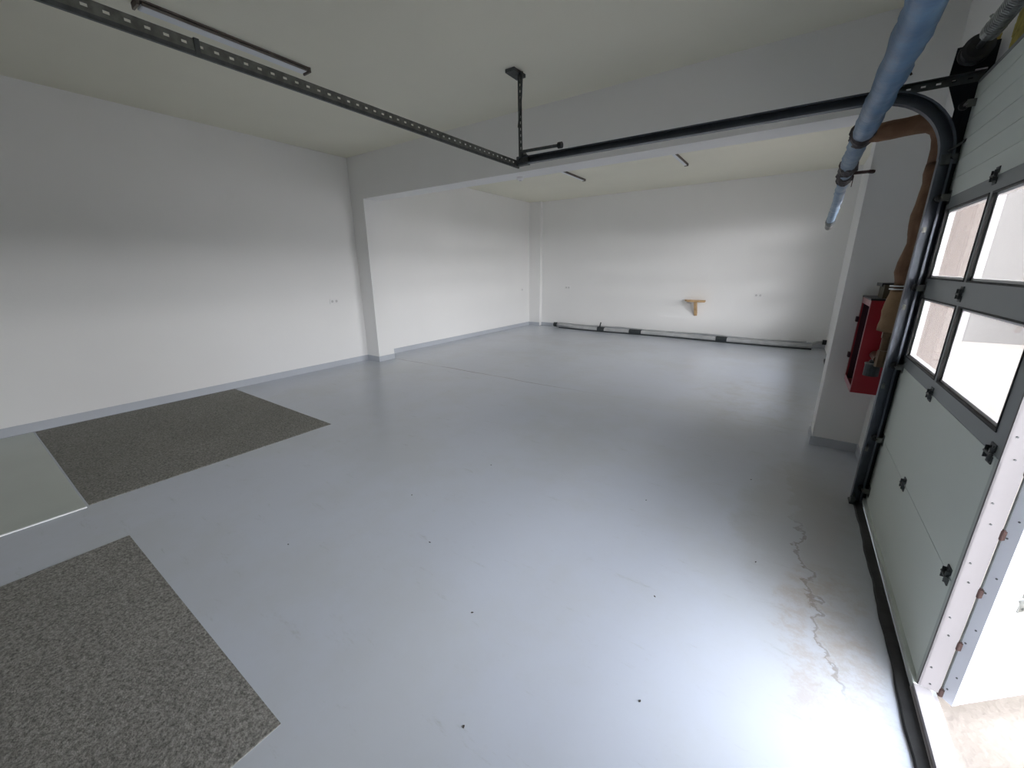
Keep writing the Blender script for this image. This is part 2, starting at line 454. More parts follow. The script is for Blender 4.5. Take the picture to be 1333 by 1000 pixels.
def make_frame(root, base, segs, z0, z1, zb0, zb1, wins, xx=(PX0, PX1), Mx=None, name='window_section'):
    """grey aluminium section between z0,z1 over y segments; windows = [(ya, yb)] from zb0 to zb1"""
    bm = B()
    for (ya, yb) in segs:
        cuts = sorted([w for w in wins if w[0] >= ya-1e-6 and w[1] <= yb+1e-6])
        box(bm, xx[0], xx[1], ya, yb, z0, zb0, Mx); box(bm, xx[0], xx[1], ya, yb, zb1, z1, Mx)
        c = ya
        for w in cuts:
            box(bm, xx[0], xx[1], c, w[0], zb0, zb1, Mx); c = w[1]
        box(bm, xx[0], xx[1], c, yb, zb0, zb1, Mx)
    fr = obj(name, bm, M['alu'], root, base=base)
    for (ya, yb) in wins:
        # black gasket ring inside, white glazing bead behind it, pane
        for nm, m_, w_, xa, xb in (('gasket', M['rubber'], .007, xx[0]-.003, xx[0]+.010), ('glazing_bead', M['bead'], .018, xx[0]+.012, xx[1]-.004)):
            bm = B()
            box(bm, xa, xb, ya, ya+w_, zb0, zb1, Mx); box(bm, xa, xb, yb-w_, yb, zb0, zb1, Mx)
            box(bm, xa, xb, ya+w_, yb-w_, zb0, zb0+w_, Mx); box(bm, xa, xb, ya+w_, yb-w_, zb1-w_, zb1, Mx)
            obj(nm, bm, m_, fr, base=(0, 0, 0))
        bm = B(); box(bm, xx[0]+.018, xx[0]+.021, ya+.004, yb-.004, zb0+.004, zb1-.004, Mx)
        obj('pane', bm, M['glass'], fr)
    return fr

def panel(root, base, segs, z0, z1, grooves=(), name='panel', m=None):
    bm = B()
    for ya, yb in segs:
        zs = [z0] + list(grooves) + [z1]
        for a, b in zip(zs, zs[1:]):
            box(bm, PX0, PX1, ya, yb, a+.0015, b-.0015)
        box(bm, PX0+.004, PX1-.002, ya+.001, yb-.001, z0, z1)
    return obj(name, bm, m or M['panel'], root, base=base)

OY0, OY1, OZ = .97, 1.84, 1.955               # pass door opening
d1 = empty('door_1'); tag(d1, 'big white sectional garage door with windows and an open pass door', kind='structure')
Z3 = (0, 0, 0)
low = [(DY0-.01, OY0), (OY1, DY1-.01)]
panel(d1, Z3, low, ZS[0], ZS[1], name='lower_panel')
panel(d1, Z3, low, ZS[1], ZS[2], name='middle_panel')
panel(d1, Z3, [(DY0-.01, DY1-.01)], ZS[4], ZS[5], grooves=(2.06, 2.155, 2.25, 2.345, 2.44), name='top_panel')
wins = [(2.715, 3.365), (1.935, 2.675), (-.16, .90)]
make_frame(d1, Z3, low, ZS[2], ZS[3], 1.062, 1.422, wins)
make_frame(d1, Z3, low, ZS[3], ZS[4], 1.528, 1.902, wins)
# dark end caps beside the pass door, and the bright jamb
bm = B(); box(bm, PX0-.003, PX0, OY1+.006, OY1+.03, .045, ZS[2])
obj('end_cap', bm, M['panel_dark'], d1)
bm = B(); box(bm, PX0-.004, .678, OY1-.004, OY1, .045, OZ); box(bm, PX0-.004, PX0+.002, OY1-.004, OY1+.006, .045, OZ)
jb = obj('pass_door_jamb', bm, M['jamb'], d1); tag(jb, 'pale perforated door jamb')
bm = B()
k = 0; z = .07
while z < 1.9:
    for xx_ in ((.638,) if k % 2 else (.650,)):
        cyl(bm, (xx_, OY1-.007, z), (xx_, OY1-.003, z), .003, 8)
    k += 1; z += .075 if k % 2 else .16
obj('rivets', bm, M['galv_dark'], jb)
bm = B(); box(bm, PX0-.004, .678, OY0, OY0+.004, .045, OZ); box(bm, PX0-.004, .678, OY0, OY1, OZ, OZ+.004)
obj('pass_door_frame', bm, M['alu_white'], d1)
# threshold
bm = B(); box(bm, PX0-.022, .682, OY0-.02, OY1, 0, .022); box(bm, PX0-.016, .66, OY0-.02, OY1, .022, .042)
tag(obj('threshold', bm, M['alu_white'], d1, bevel=.002), 'white aluminium threshold lit by daylight')
bm = B(); box(bm, PX0-.016, PX1, OY1, DY1-.01, .018, .045); box(bm, PX0-.016, PX1, DY0-.01, OY0-.02, .018, .045)
obj('bottom_rail', bm, M['panel'], d1)
# rubber bottom seal
bm = B()
n = 70; pr = []
for i in range(n+1):
    y = DY0-.01 + (DY1-.02-DY0)*i/n
    w = .0015*math.sin(i*1.7)+.003*math.sin(i*.63)
    pr.append([bm.verts.new((PX0-.062+w, y, .001)), bm.verts.new((PX0-.058+w, y, .012)), bm.verts.new((PX0-.020, y, .020)), bm.verts.new((PX0-.020, y, .001))])
for a, b in zip(pr, pr[1:]):
    for j in range(4): bm.faces.new((a[j], a[(j+1) % 4], b[(j+1) % 4], b[j]))
bm.faces.new(pr[0][::-1]); bm.faces.new(pr[-1])
tag(obj('bottom_seal', bm, M['rubber'], d1), 'black rubber seal along the floor')
# hinges between the sections
hy = [2.695, 1.915, .88, -.10]
for zi, z in enumerate(ZS[1:5]):
    for y in hy:
        if zi == 3 and False: continue
        if abs(y-.88) < .01 and z < 1.9: yy = .86
        else: yy = y
        if z > 1.4 and abs(y-1.915) < .01 and z < 1.9: continue
        obj('hinge', hinge_bm(yy, z, .72), M['galv_dark'], d1)
# roller brackets at the track side, with rollers
for z in (.12, .50, .995, 1.475, 1.965, 2.42):
    bm = B()
    if z < 2.1: box(bm, PX0-.004, PX0, 3.345, 3.418, z-.035, z+.035)
    box(bm, .590, PX0, 3.352, 3.356, z-.018, z+.018)
    cyl(bm, (.588, 3.33, z), (.588, 3.405, z), .006, 8)
    obj('roller_bracket', bm, M['galv'], d1)
    bm = B(); cyl(bm, (.588, 3.382, z), (.588, 3.400, z), .021, 16)
    obj('roller', bm, M['plastic'], d1, smooth=False)

# pass door leaf, swung outwards; local x along the leaf, local -y = its inside face
leaf = empty('pass_door', (.684, OY1+.003, .03), d1)
leaf.rotation_euler = (0, 0, math.radians(42))
tag(leaf, 'white pass door swung open outwards into the daylight')
LW = .85
def lbox(bm, x0, x1, z0, z1, y0=-.04, y1=0): box(bm, x0, x1, y0, y1, z0, z1)
bm = B()
for a, b in ((.0, .47), (.47, .965)): lbox(bm, .03, LW-.02, a+.002, b-.002)
obj('leaf_panel', bm, M['leaf'], leaf)
bm = B(); lbox(bm, 0, .03, 0, 1.92, -.0405, .0); 
obj('hinge_stile', bm, M['leaf_edge'], leaf)
bm = B(); lbox(bm, LW-.03, LW, 0, 1.92); lbox(bm, .03, LW-.03, .965, 1.035); lbox(bm, .03, LW-.03, 1.39, 1.50); lbox(bm, .03, LW-.03, 1.87, 1.92)
obj('leaf_frame', bm, M['alu_white'], leaf)
for a, b in ((1.035, 1.39), (1.50, 1.87)):
    bm = B(); lbox(bm, .03, LW-.03, a, b, -.022, -.018); obj('pane', bm, M['glass'], leaf)
for z in (.02, .245, .48, .715, .95, 1.19, 1.43, 1.67):
    bm = B(); cyl(bm, (-.002, -.002, z-.016), (-.002, -.002, z+.016), .0085, 12)
    cyl(bm, (-.002, -.002, z-.02), (-.002, -.002, z+.02), .005, 8)
    obj('hinge_knuckle', bm, M['rust'], leaf)
bm = B(); cyl(bm, (-.002, -.002, 0), (-.002, -.002, 1.92), .003, 8)
obj('hinge_pin', bm, M['galv_dark'], leaf)
bm = B()
z = .05; k = 0
while z < 1.9:
    x_ = -.0015
    cyl(bm, (x_, -.014-.012*(k % 2), z), (x_+.002, -.014-.012*(k % 2), z), .0032, 8)
    k += 1; z += .07 if k % 2 else .15
obj('rivets', bm, M['galv_dark'], leaf)
def leaf_hinge(x, z):
    b2 = B()
    for dz in (-1, 1):
        box(b2, x-.03, x+.03, -.044, -.040, z+dz*.012, z+dz*.05)
        cyl(b2, (x-.014, -.049, z+dz*.034), (x-.014, -.043, z+dz*.034), .006, 6)
    cyl(b2, (x-.04, -.052, z), (x+.04, -.052, z), .009, 10)
    return b2
obj('leaf_hinge', leaf_hinge(.14, .47), M['galv'], leaf)
obj('leaf_hinge', leaf_hinge(LW-.16, .47), M['galv'], leaf)
bm = B(); cyl(bm, (LW-.07, -.04, .93), (LW-.07, -.09, .93), .011, 10); cyl(bm, (LW-.07, -.085, .93), (LW-.19, -.085, .93), .010, 10); box(bm, LW-.10, LW-.04, -.046, -.040, .84, 1.0)
obj('handle', bm, M['plastic'], leaf)

def plain_door(name, y0, y1, wz, label):
    d = empty(name); tag(d, label, kind='structure')
    w = (y1-y0); n = 4; g = .05; pw = (w-g*(n+1))/n
    ww = [(y0+g+i*(pw+g), y0+g+i*(pw+g)+pw) for i in range(n)]
    for a, b in zip(ZS, ZS[1:]):
        if (a, b) in wz: make_frame(d, Z3, [(y0-.02, y1+.02)], a, b, a+.05, b-.05, ww)
        else: panel(d, Z3, [(y0-.02, y1+.02)], a, b, name='lower_panel' if a < .9 else 'top_panel')
    bm = B(); box(bm, PX0-.03, PX1, y0-.02, y1+.02, 0, .045); obj('bottom_seal', bm, M['rubber'], d)
    return d
plain_door('door_2', FY0, FY1, [(ZS[1], ZS[2]), (ZS[2], ZS[3]), (ZS[3], ZS[4]), (ZS[4], ZS[5])], 'sectional garage door of the far bay')

# ------------------------------------------------------------------ door track
def build_track(y, side, label):
    """side=+1: web on the +y side"""
    t = empty('door_track', (.6, y, 0)); tag(t, label, 'door track')
    b_ = (.6, y, 0)
    s = side
    wb, lp = y+s*.030, y-s*.022
    # C profile (s, t) thin
    def prof(w=.030, k=.0035):
        S = [(.030*s, -w), (.030*s, w), (-.018*s, w), (-.018*s, w-.010), (-.018*s+.003*s, w-.010), (-.018*s+.003*s, w-k), (.030*s-k*s, w-k), (.030*s-k*s, -w+k), (-.018*s+.003*s, -w+k), (-.018*s+.003*s, -w+.010), (-.018*s, -w+.010), (-.018*s, -w)]
        return S
    cx, cz, r = .212, 2.168, .358
    hor = [(-2.27+i*(.212+2.27)/6, y, 2.552-.018*i/6) for i in range(7)]
    arc = [(cx+r*math.sin(a), y, cz+r*math.cos(a)) for a in [PI/2*k/14 for k in range(15)]]
    ver = [(.570, y, 2.168-i*(2.168-.0)/6) for i in range(7)]
    bm = B(); sweep(bm, hor, prof(), (0, 1, 0)); obj('horizontal_rail', bm, M['track'], t, base=b_)
    bm = B(); sweep(bm, arc, prof(.031), (0, 1, 0)); obj('curved_rail', bm, M['track'], t, base=b_)
    bm = B(); sweep(bm, ver, prof(.029), (0, 1, 0)); obj('vertical_rail', bm, M['track'], t, base=b_)
    # black wall angle behind the vertical rail
    bm = B()
    yw = y+s*.034
    plate_holes(bm, (.600, yw, 0.02), (0, 0, 1), (1, 0, 0), 2.46, .066, .004*1, .09, .03, .012)
    box(bm, .600, PX0-.003, min(y+s*.022, y+s*.031), max(y+s*.022, y+s*.031), .02, 2.20)
    box(bm, .6655, .6695, min(yw, yw+s*.04), max(yw, yw+s*.04), .02, 2.48)
    obj('wall_angle', bm, M['black_steel'], t, base=b_)
    # foot, clamps
    bm = B(); box(bm, .535, .625, y-.03, y+.05, 0, .012); box(bm, .545, .560, y-.034, y+.04, .012, .07); box(bm, .535, .56, y-.06, y-.02, .03, .06)
    obj('foot_plate', bm, M['galv_dark'], t, base=b_)
    for z in (.42, .86, 1.36, 1.80):
        bm = B(); box(bm, .552, .640, yw-.002, yw+.004, z-.018, z+.018); cyl(bm, (.556, y+s*.02, z), (.556, y-s*.032, z), .007, 8); box(bm, .548, .563, y-.026, y+.026, z-.014, z+.014)
        obj('bracket', bm, M['galv'], t, base=b_)
    # header arm from the rail to the bearing plate
    bm = B(); plate_holes(bm, (.20, y+s*.034, 2.532), (1, 0, 0), (0, 0, 1), .44, .042, .004, .06, .02, .010)
    box(bm, .20, .64, min(y+s*.034, y+s*.0), max(y+s*.034, y+s*.0), 2.571, 2.575)
    obj('header_arm', bm, M['galv_dark'], t, base=b_)
    bm = B()
    prism(bm, [(.560, 2.16), (.668, 2.16), (.668, 2.71), (.512, 2.71), (.505, 2.56), (.560, 2.42)], 1, y+s*.040, y+s*.045)
    obj('bearing_plate', bm, M['black_steel'], t, base=b_)
    for (x0, x1, z0, z1) in ((.60, .645, 2.578, 2.592), (.51, .535, 2.556, 2.566), (.555, .57, 2.56, 2.568)):
        bm = B(); box(bm, x0, x1, y-s*.001+s*.034, y+s*.040, z0, z1)
        obj('label_strip', bm, M['label'], t, base=b_)
    bm = B(); box(bm, .545, .62, y-.004, y+.036, 2.14, 2.19); cyl(bm, (.60, y-.03, 2.17), (.60, y+.03, 2.17), .012, 10); cyl(bm, (.57, y-.03, 2.20), (.63, y-.03, 2.25), .006, 8)
    obj('joint_clamp', bm, M['galv_dark'], t, base=b_)
    # end clamp
    bm = B(); box(bm, -2.29, -2.17, y-.006, y+s*.040, 2.515, 2.590); cyl(bm, (-2.22, y-.03, 2.600), (-2.22, y+.03, 2.600), .022, 12); cyl(bm, (-2.19, y-.012, 2.55), (-2.19, y-.004, 2.55), .012, 6); cyl(bm, (-2.26, y-.012, 2.57), (-2.26, y-.004, 2.57), .012, 6)
    obj('end_clamp', bm, M['galv_dark'], t, base=b_)
    # spring bumper rod
    bm = B(); cyl(bm, (-2.20, y-.045, 2.612), (-1.83, y-.045, 2.604), .013, 12)
    bp = obj('bumper_rod', bm, M['galv_dark'], t, base=b_, smooth=False)
    bm = B(); cyl(bm, (-1.835, y-.045, 2.604), (-1.800, y-.045, 2.603), .025, 16)
    obj('bumper_pad', bm, M['plastic'], bp, base=b_)
    return t
build_track(3.385, 1, 'slate steel door track curving from overhead down beside the garage door')
build_track(-.18, -1, 'door track at the camera side of the garage door')

# tie bar between the two tracks: perforated angle
tb = empty('tie_bar', (-2.3, 1, 2.49)); tag(tb, 'long perforated steel angle bar spanning below the ceiling at left', 'tie bar')
b_ = (-2.3, 1, 2.49)
bm = B(); plate_holes(bm, (-2.292, -.18, 2.517), (0, 1, 0), (0, 0, 1), 3.60, .046, .003, .060, .020, .011)
plate_holes(bm, (-2.292, -.18, 2.515), (0, 1, 0), (-1, 0, 0), 3.60, .040, .003, .060, .020, .011)
obj('angle_iron', bm, M['galv'], tb, base=b_)
bm = B(); box(bm, -2.300, -2.286, -.18, 3.42, 2.500, 2.517); obj('lower_lip', bm, M['galv_dark'], tb, base=b_)
bm = B(); box(bm, -2.298, -2.282, .905, .925, 2.50, 2.566); obj('joint_strap', bm, M['galv_dark'], tb, base=b_)

# ceiling hanger
def hanger(y, dy, label):
    hb = empty('ceiling_hanger', (-2.44, y+dy, ZC)); tag(hb, label, 'hanger')
    b_ = (-2.44, y+dy, ZC)
    A = Vector((-2.275, y, 2.53)); Bp = Vector((-2.435, y+dy, ZC))
    d = (Bp-A)
    bm = B(); plate_holes(bm, A, d, (1, 0, 0), d.length, .038, .003, .06, .026, .012); 
    plate_holes(bm, A, d, (0, 1, 0), d.length, .030, .003, .06, .026, .012)
    obj('strut', bm, M['galv_dark'], hb, base=b_)
    bm = B(); tube(bm, [Bp+Vector((.05, 0, -.01)), A+(d*.72)+Vector((.034, 0, 0)), A+(d*.40)+Vector((0, 0, 0))], .009, 8)
    obj('brace', bm, M['galv_dark'], hb, base=b_)
    bm = B(); box(bm, -2.50, -2.40, y+dy-.11, y+dy+.08, ZC-.028, ZC)
    obj('ceiling_foot', bm, M['galv_dark'], hb, base=b_)
hanger(3.40, .22, 'dark perforated steel strut hanging from the ceiling to the track end')
hanger(-.18, -.22, 'ceiling strut above the other track end')

# ------------------------------------------------------------------ torsion spring
SX, SZ = .575, 2.665
ts = empty('torsion_spring', (SX, 2.5, SZ)); tag(ts, 'grey coiled torsion spring with black cable drum above the garage door', 'torsion spring')
b_ = (SX, 2.5, SZ)
bm = B(); cyl(bm, (SX, 3.43, SZ), (SX, -.20, SZ), .0125, 12); obj('shaft', bm, M['galv_dark'], ts, base=b_)
for yc, sgn in ((3.36, 1), (-.14, -1)):
    bm = B()
    pts = [(SX, yc-.035*sgn, SZ), (SX, yc-.03*sgn, SZ), (SX, yc-.02*sgn, SZ), (SX, yc+.025*sgn, SZ), (SX, yc+.03*sgn, SZ), (SX, yc+.04*sgn, SZ)]
    tube(bm, pts, [.045, .060, .053, .053, .062, .062], 28)
    obj('cable_drum', bm, M['plastic'], ts, base=b_)
bm = B()
y = 3.12; pts = []; rs = []
turns = 150; ppt = 10
L_ = 1.35
for i in range(turns*ppt//2):
    a = 2*PI*i/ppt
    pts.append((SX+math.cos(a)*.034, 3.12-L_*i/(turns*ppt/2), SZ+math.sin(a)*.034))
tube(bm, pts, .0052, 6)
cyl(bm, (SX, 3.12, SZ), (SX, 3.12-L_, SZ), .029, 14)
obj('coil', bm, M['spring'], ts, base=b_)
bm = B(); cyl(bm, (SX, 3.16, SZ), (SX, 3.10, SZ), .040, 14); cyl(bm, (SX, 3.14, SZ+.03), (SX-.02, 3.14, SZ+.06), .007, 6)
obj('winding_cone', bm, M['spring'], ts, base=b_)

# foam strips above the door
for (ya, yb, lab) in ((3.04, 3.20, 'yellow foam strip above the door at the picture edge'), (3.455, 3.53, 'narrow yellow foam strip behind the cable drum')):
    bm = B()
    n = 14
    for i in range(n):
        z0 = 2.53+i*.36/n
        box(bm, XR-.012-random.uniform(0, .006), XR, ya+random.uniform(-.006, .006), yb+random.uniform(-.006, .006), z0, z0+.36/n+.002)
    tag(obj('foam_strip', bm, M['foam'], base=(XR, ya, 2.53)), lab, 'foam')
bm = B(); box(bm, PX0, XR, DY0, DY1, 2.522, 2.540)
struct('trim_7', bm, M['alu'], 'grey seal along the top of the garage door')

# ------------------------------------------------------------------ blue insulated pipe with brown branch
HX, HZ = .200, 2.412
bp = empty('insulated_pipe', (HX, 3.6, HZ)); tag(bp, 'overhead water pipe wrapped in blue foam with a brown lagged branch to the fire cabinet', 'pipe')
b_ = (HX, 3.6, HZ)
def noisy(A, Bq, n, amp):
    A, Bq = Vector(A), Vector(Bq); out = []
    for i in range(n+1):
        p = A.lerp(Bq, i/n)
        out.append(p + Vector([random.uniform(-amp, amp) for _ in range(3)])*(1 if 0 < i < n else 0))
    return out
pts = noisy((HX+.01, -2.5, HZ+.0), (HX+.003, 3.60, HZ), 110, .003)
bm = B(); tube(bm, pts, [.058+.003*math.sin(i*.9)+random.uniform(-.0025, .0025) for i in range(len(pts))], 20, wob=.02)
obj('blue_lagging', bm, M['blue'], bp, smooth=True, base=b_)
P1 = Vector((HX-.008, 3.66, HZ-.008)); P2 = Vector((.188, 4.28, 2.33)); P3 = Vector((.203, 6.0, 2.075))
pts = noisy(P1, P2, 16, .005)
bm = B(); tube(bm, pts, [.050+random.uniform(-.006, .006) for i in pts], 16, wob=.04)
tag(obj('pale_lagging', bm, M['blue_pale'], bp, smooth=True, base=b_), 'pale blue worn foam')
pts = noisy(P2, P3, 30, .004)
bm = B(); tube(bm, pts, [.036+.010*math.exp(-i/5)+random.uniform(-.004, .004) for i in range(len(pts))], 14, wob=.04)
obj('thin_lagging', bm, M['blue_pale'], bp, smooth=True, base=b_)
d = (P3-P2).normalized()
bm = B(); tube(bm, [P3-d*.05, P3, P3+d*.14, P3+d*.2], [.040, .040, .037, .036], 14)
tag(obj('end_cap', bm, M['galv'], bp, base=b_), 'grey bare pipe end')
bm = B(); tube(bm, [P3-d*.16, P3-d*.13, P3-d*.03, P3+d*.01], [.038, .044, .044, .040], 14, wob=.04)
obj('end_tape', bm, M['dark_wrap'], bp, base=b_)
# tape at the joint and at the support
bm = B(); tube(bm, noisy((HX+.002, 3.585, HZ), (HX-.004, 3.73, HZ-.012), 7, .004), [.052, .068, .062, .058, .064, .054, .062, .052], 14, wob=.09)
obj('joint_tape', bm, M['tape'], bp, base=b_)
bm = B(); tube(bm, noisy(P2-d*.10, P2+d*.06, 6, .006), [.050, .058, .056, .060, .052, .056, .044], 14, wob=.10)
obj('support_tape', bm, M['tape'], bp, base=b_)
bm = B(); tube(bm, noisy(P2+d*.13, P2+d*.30, 6, .005), [.044, .056, .050, .054, .046, .050, .040], 14, wob=.12)
obj('lower_tape', bm, M['tape'], bp, base=b_)
bm = B(); box(bm, .14, .352, 4.385, 4.419, 2.300, 2.318); cyl(bm, (.33, 4.40, 2.309), (.36, 4.425, 2.309), .014, 8)
tube(bm, [(.235, 4.40, 2.31), (.24, 4.40, 2.27), (.238, 4.40, 2.21)], .003, 6)
tag(obj('support_bracket', bm, M['rust'], bp, base=b_), 'rusty support arm fixed to the pillar')
# brown branch: across, then down the wall
pts = [(.235, 3.66, 2.405), (.28, 3.66, 2.410), (.34, 3.66, 2.415), (.40, 3.66, 2.42), (.46, 3.66, 2.425), (.515, 3.66, 2.42), (.560, 3.66, 2.395), (.585, 3.66, 2.345), (.592, 3.66, 2.28), (.592, 3.66, 2.18)]
bm = B(); tube(bm, pts, [.044, .052, .054, .052, .053, .053, .054, .056, .054, .052], 16, wob=.03)
obj('brown_lagging', bm, M['brown'], bp, smooth=True, base=b_)
pts = [Vector((.592, 3.66, 2.20))]
for i in range(1, 14):
    z = 2.20-i*(2.20-1.45)/13
    pts.append(Vector((.590+.006*math.sin(i*1.1)-.016*i/13, 3.66+.004*math.cos(i), z)))
bm = B(); tube(bm, pts, [.052+.006*math.sin(i*1.3)+random.uniform(-.003, .003) for i in range(len(pts))], 16, wob=.04)
obj('riser_lagging', bm, M['brown'], bp, smooth=True, base=b_)
pts = [Vector((.574, 3.66, 1.46))]
for i in range(1, 9):
    pts.append(Vector((.574-.012*i/8+.004*math.sin(i*1.4), 3.66, 1.46-i*.036)))
bm = B(); tube(bm, pts, [.056, .062, .064, .060, .066, .068, .066, .070, .060], 16, wob=.06)
tag(obj('lower_lagging', bm, M['tan'], bp, smooth=True, base=b_), 'tan coloured lagging end')
bm = B()
for z in (1.455, 1.475): tube(bm, [(.574, 3.66, z-.004), (.574, 3.66, z+.004)], [.066, .066], 16)
obj('strap', bm, M['label'], bp, base=b_)
bm = B(); cyl(bm, (.562, 3.66, 1.20), (.562, 3.66, 1.045), .026, 14); cyl(bm, (.562, 3.66, 1.17), (.562, 3.66, 1.13), .034, 6)

obj('riser_pipe', bm, M['brass'], bp, base=b_)

# fire hose cabinet
CX0, CX1, CY0, CY1, CZ0, CZ1 = .470, .670, 3.93, 4.40, .66, 1.36
fc = empty('fire_hose_cabinet', ((CX0+CX1)/2, (CY0+CY1)/2, CZ0)); tag(fc, 'red open fronted fire hose cabinet on the wall behind the door track', 'fire cabinet')
b_ = ((CX0+CX1)/2, (CY0+CY1)/2, CZ0); w = .014
bm = B()
box(bm, CX1-w, CX1, CY0, CY1, CZ0, CZ1)
box(bm, CX0, CX1-w, CY0, CY0+w, CZ0, CZ1); box(bm, CX0, CX1-w, CY1-w, CY1, CZ0, CZ1)
box(bm, CX0, CX1-w, CY0+w, CY1-w, CZ0, CZ0+w); box(bm, CX0, CX1-w, CY0+w, CY1-w, CZ1-w, CZ1)
obj('body', bm, M['red'], fc, base=b_)
bm = B(); e = CX0-.004; q = .045
box(bm, e, CX0, CY0, CY0+q*.35, CZ0, CZ1); box(bm, e, CX0, CY1-q*.35, CY1, CZ0, CZ1)
box(bm, e, CX0, CY0+q*.35, CY1-q*.35, CZ0, CZ0+q); box(bm, e, CX0, CY0+q*.35, CY1-q*.35, CZ1-q, CZ1)
tag(obj('front_rim', bm, M['red_pale'], fc, base=b_), 'faded pink front rim')
bm = B(); box(bm, CX1-w-.004, CX1-w, CY0+w, CY1-w, CZ0+w, CZ1-w); box(bm, CX0+.01, CX1-w-.004, CY0+w, CY0+w+.003, CZ0+w, CZ1-w); box(bm, CX0+.01, CX1-w-.004, CY1-w-.003, CY1-w, CZ0+w, CZ1-w)
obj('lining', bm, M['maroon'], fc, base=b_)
bm = B()
for k in range(7):      # flat folded hose
    pp = []
    for a in range(25):
        an = 2*PI*a/24
        pp.append((.53+.012*k*0, 4.165+math.cos(an)*(.055+.02*k), 1.02+math.sin(an)*(.055+.02*k)))
    tube(bm, pp, .009, 8, cap=False)
obj('hose_reel', bm, M['maroon'], fc, base=b_, smooth=True)
for z_ in (.86, 1.16):
    bm = B(); box(bm, CX0-.02, CX0-.004, CY1-.06, CY1+.005, z_, z_+.04); obj('latch', bm, M['maroon'], fc, base=b_)
bm = B(); box(bm, CX0-.006, CX1, CY0-.006, CY1+.004, CZ1, CZ1+.012)
tag(obj('lid', bm, M['plastic'], fc, base=b_), 'dark lid')
# valve in front of the cabinet side
vv = empty('stop_valve', (.55, 3.80, 1.0)); tag(vv, 'dark stop valve with brass collar beneath the tan pipe lagging', 'valve')
b_ = (.55, 3.80, 1.0)
bm = B(); cyl(bm, (.555, 3.70, .97), (.555, 3.90, .97), .030, 14); cyl(bm, (.562, 3.66, .93), (.562, 3.66, 1.044), .034, 8)
obj('valve_body', bm, M['brass'], vv, base=b_)
bm = B(); cyl(bm, (.535, 3.74, .845), (.535, 3.74, .93), .044, 16); cyl(bm, (.535, 3.74, .93), (.535, 3.74, .96), .030, 12, .022)
obj('hand_wheel', bm, M['dark_wrap'], vv, base=b_)
bm = B(); cyl(bm, (.535, 3.74, .93), (.535, 3.74, .938), .047, 16); obj('collar', bm, M['galv'], vv, base=b_)
# small box on the cabinet
bx = empty('small_box', (.60, 4.12, CZ1+.012)); tag(bx, 'small khaki open box standing on top of the red fire cabinet', 'box')
b_ = (.60, 4.12, CZ1+.012); z0 = CZ1+.012
bm = B(); box(bm, .535, .655, 4.02, 4.24, z0, z0+.006)
for a in ((.535, .541, 4.02, 4.24), (.649, .655, 4.02, 4.24), (.541, .649, 4.02, 4.026), (.541, .649, 4.234, 4.24)): box(bm, *a, z0, z0+.10)
obj('body', bm, M['khaki'], bx, base=b_)
bm = B(); box(bm, .515, .665, 4.00, 4.25, z0+.10, z0+.108); box(bm, .515, .521, 4.0, 4.25, z0+.085, z0+.10)
obj('lid', bm, M['plastic'], bx, base=b_)

# ------------------------------------------------------------------ lamps
def lamp(x, y0, y1, w, label, name='ceiling_lamp'):
    yc = (y0+y1)/2
    l = empty(name, (x, yc, ZC)); tag(l, label, 'ceiling lamp', 'unlit batten lamps on the ceiling'); b_ = (x, yc, ZC)
    bm = B(); box(bm, x-w*.5, x+w*.5, y0, y1, ZC-.012, ZC); obj('base_channel', bm, M['shaded_lamp_side'], l, base=b_)
    bm = B(); box(bm, x-w*.62, x+w*.30, y0+.03, y1-.02, ZC-.034, ZC-.0125); obj('diffuser', bm, M['lamp_body'], l, base=b_, bevel=.012)
    bm = B(); cyl(bm, (x+w*.42, y0+.03, ZC-.026), (x+w*.42, y1-.03, ZC-.026), .009, 10); obj('tube', bm, M['shaded_lamp_side'], l, base=b_)
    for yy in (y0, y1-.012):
        bm = B(); box(bm, x-w*.55, x+w*.55, yy, yy+.014, ZC-.040, ZC); obj('end_clip', bm, M['shaded_lamp_side'], l, base=b_)
    return l
lamp(-3.96, 1.25, 2.45, .10, 'unlit batten lamp with side shade painted dark on the near ceiling at left')
lamp(-3.91, 7.20, 8.25, .06, 'unlit batten lamp on the far bay ceiling, the left one of two')
lamp(-1.918, 7.15, 8.18, .06, 'unlit batten lamp on the far bay ceiling, the right one of two')

# smoke sensor under the beam, hook on the beam
s = empty('ceiling_sensor', (-3.10, 4.66, BZ)); tag(s, 'small white round sensor under the ceiling beam', 'sensor')
bm = B(); tube(bm, [(-3.1, 4.66, BZ), (-3.1, 4.66, BZ-.02), (-3.1, 4.66, BZ-.035)], [.045, .045, .03], 20); obj('body', bm, M['white'], s, base=(-3.1, 4.66, BZ))
bm = B(); tube(bm, [(-3.1, 4.66, BZ-.035), (-3.1, 4.66, BZ-.042)], .016, 12); obj('lens', bm, M['socket'], s, base=(-3.1, 4.66, BZ))
bm = B(); tube(bm, [(.42, BY0+.005, 2.925), (.42, BY0-.03, 2.925), (.435, BY0-.05, 2.93), (.445, BY0-.05, 2.91)], .007, 8)
tag(obj('wall_hook', bm, M['rust'], base=(.42, BY0, 2.925)), 'small rusty hook on the beam beside the blue pipe', 'hook')

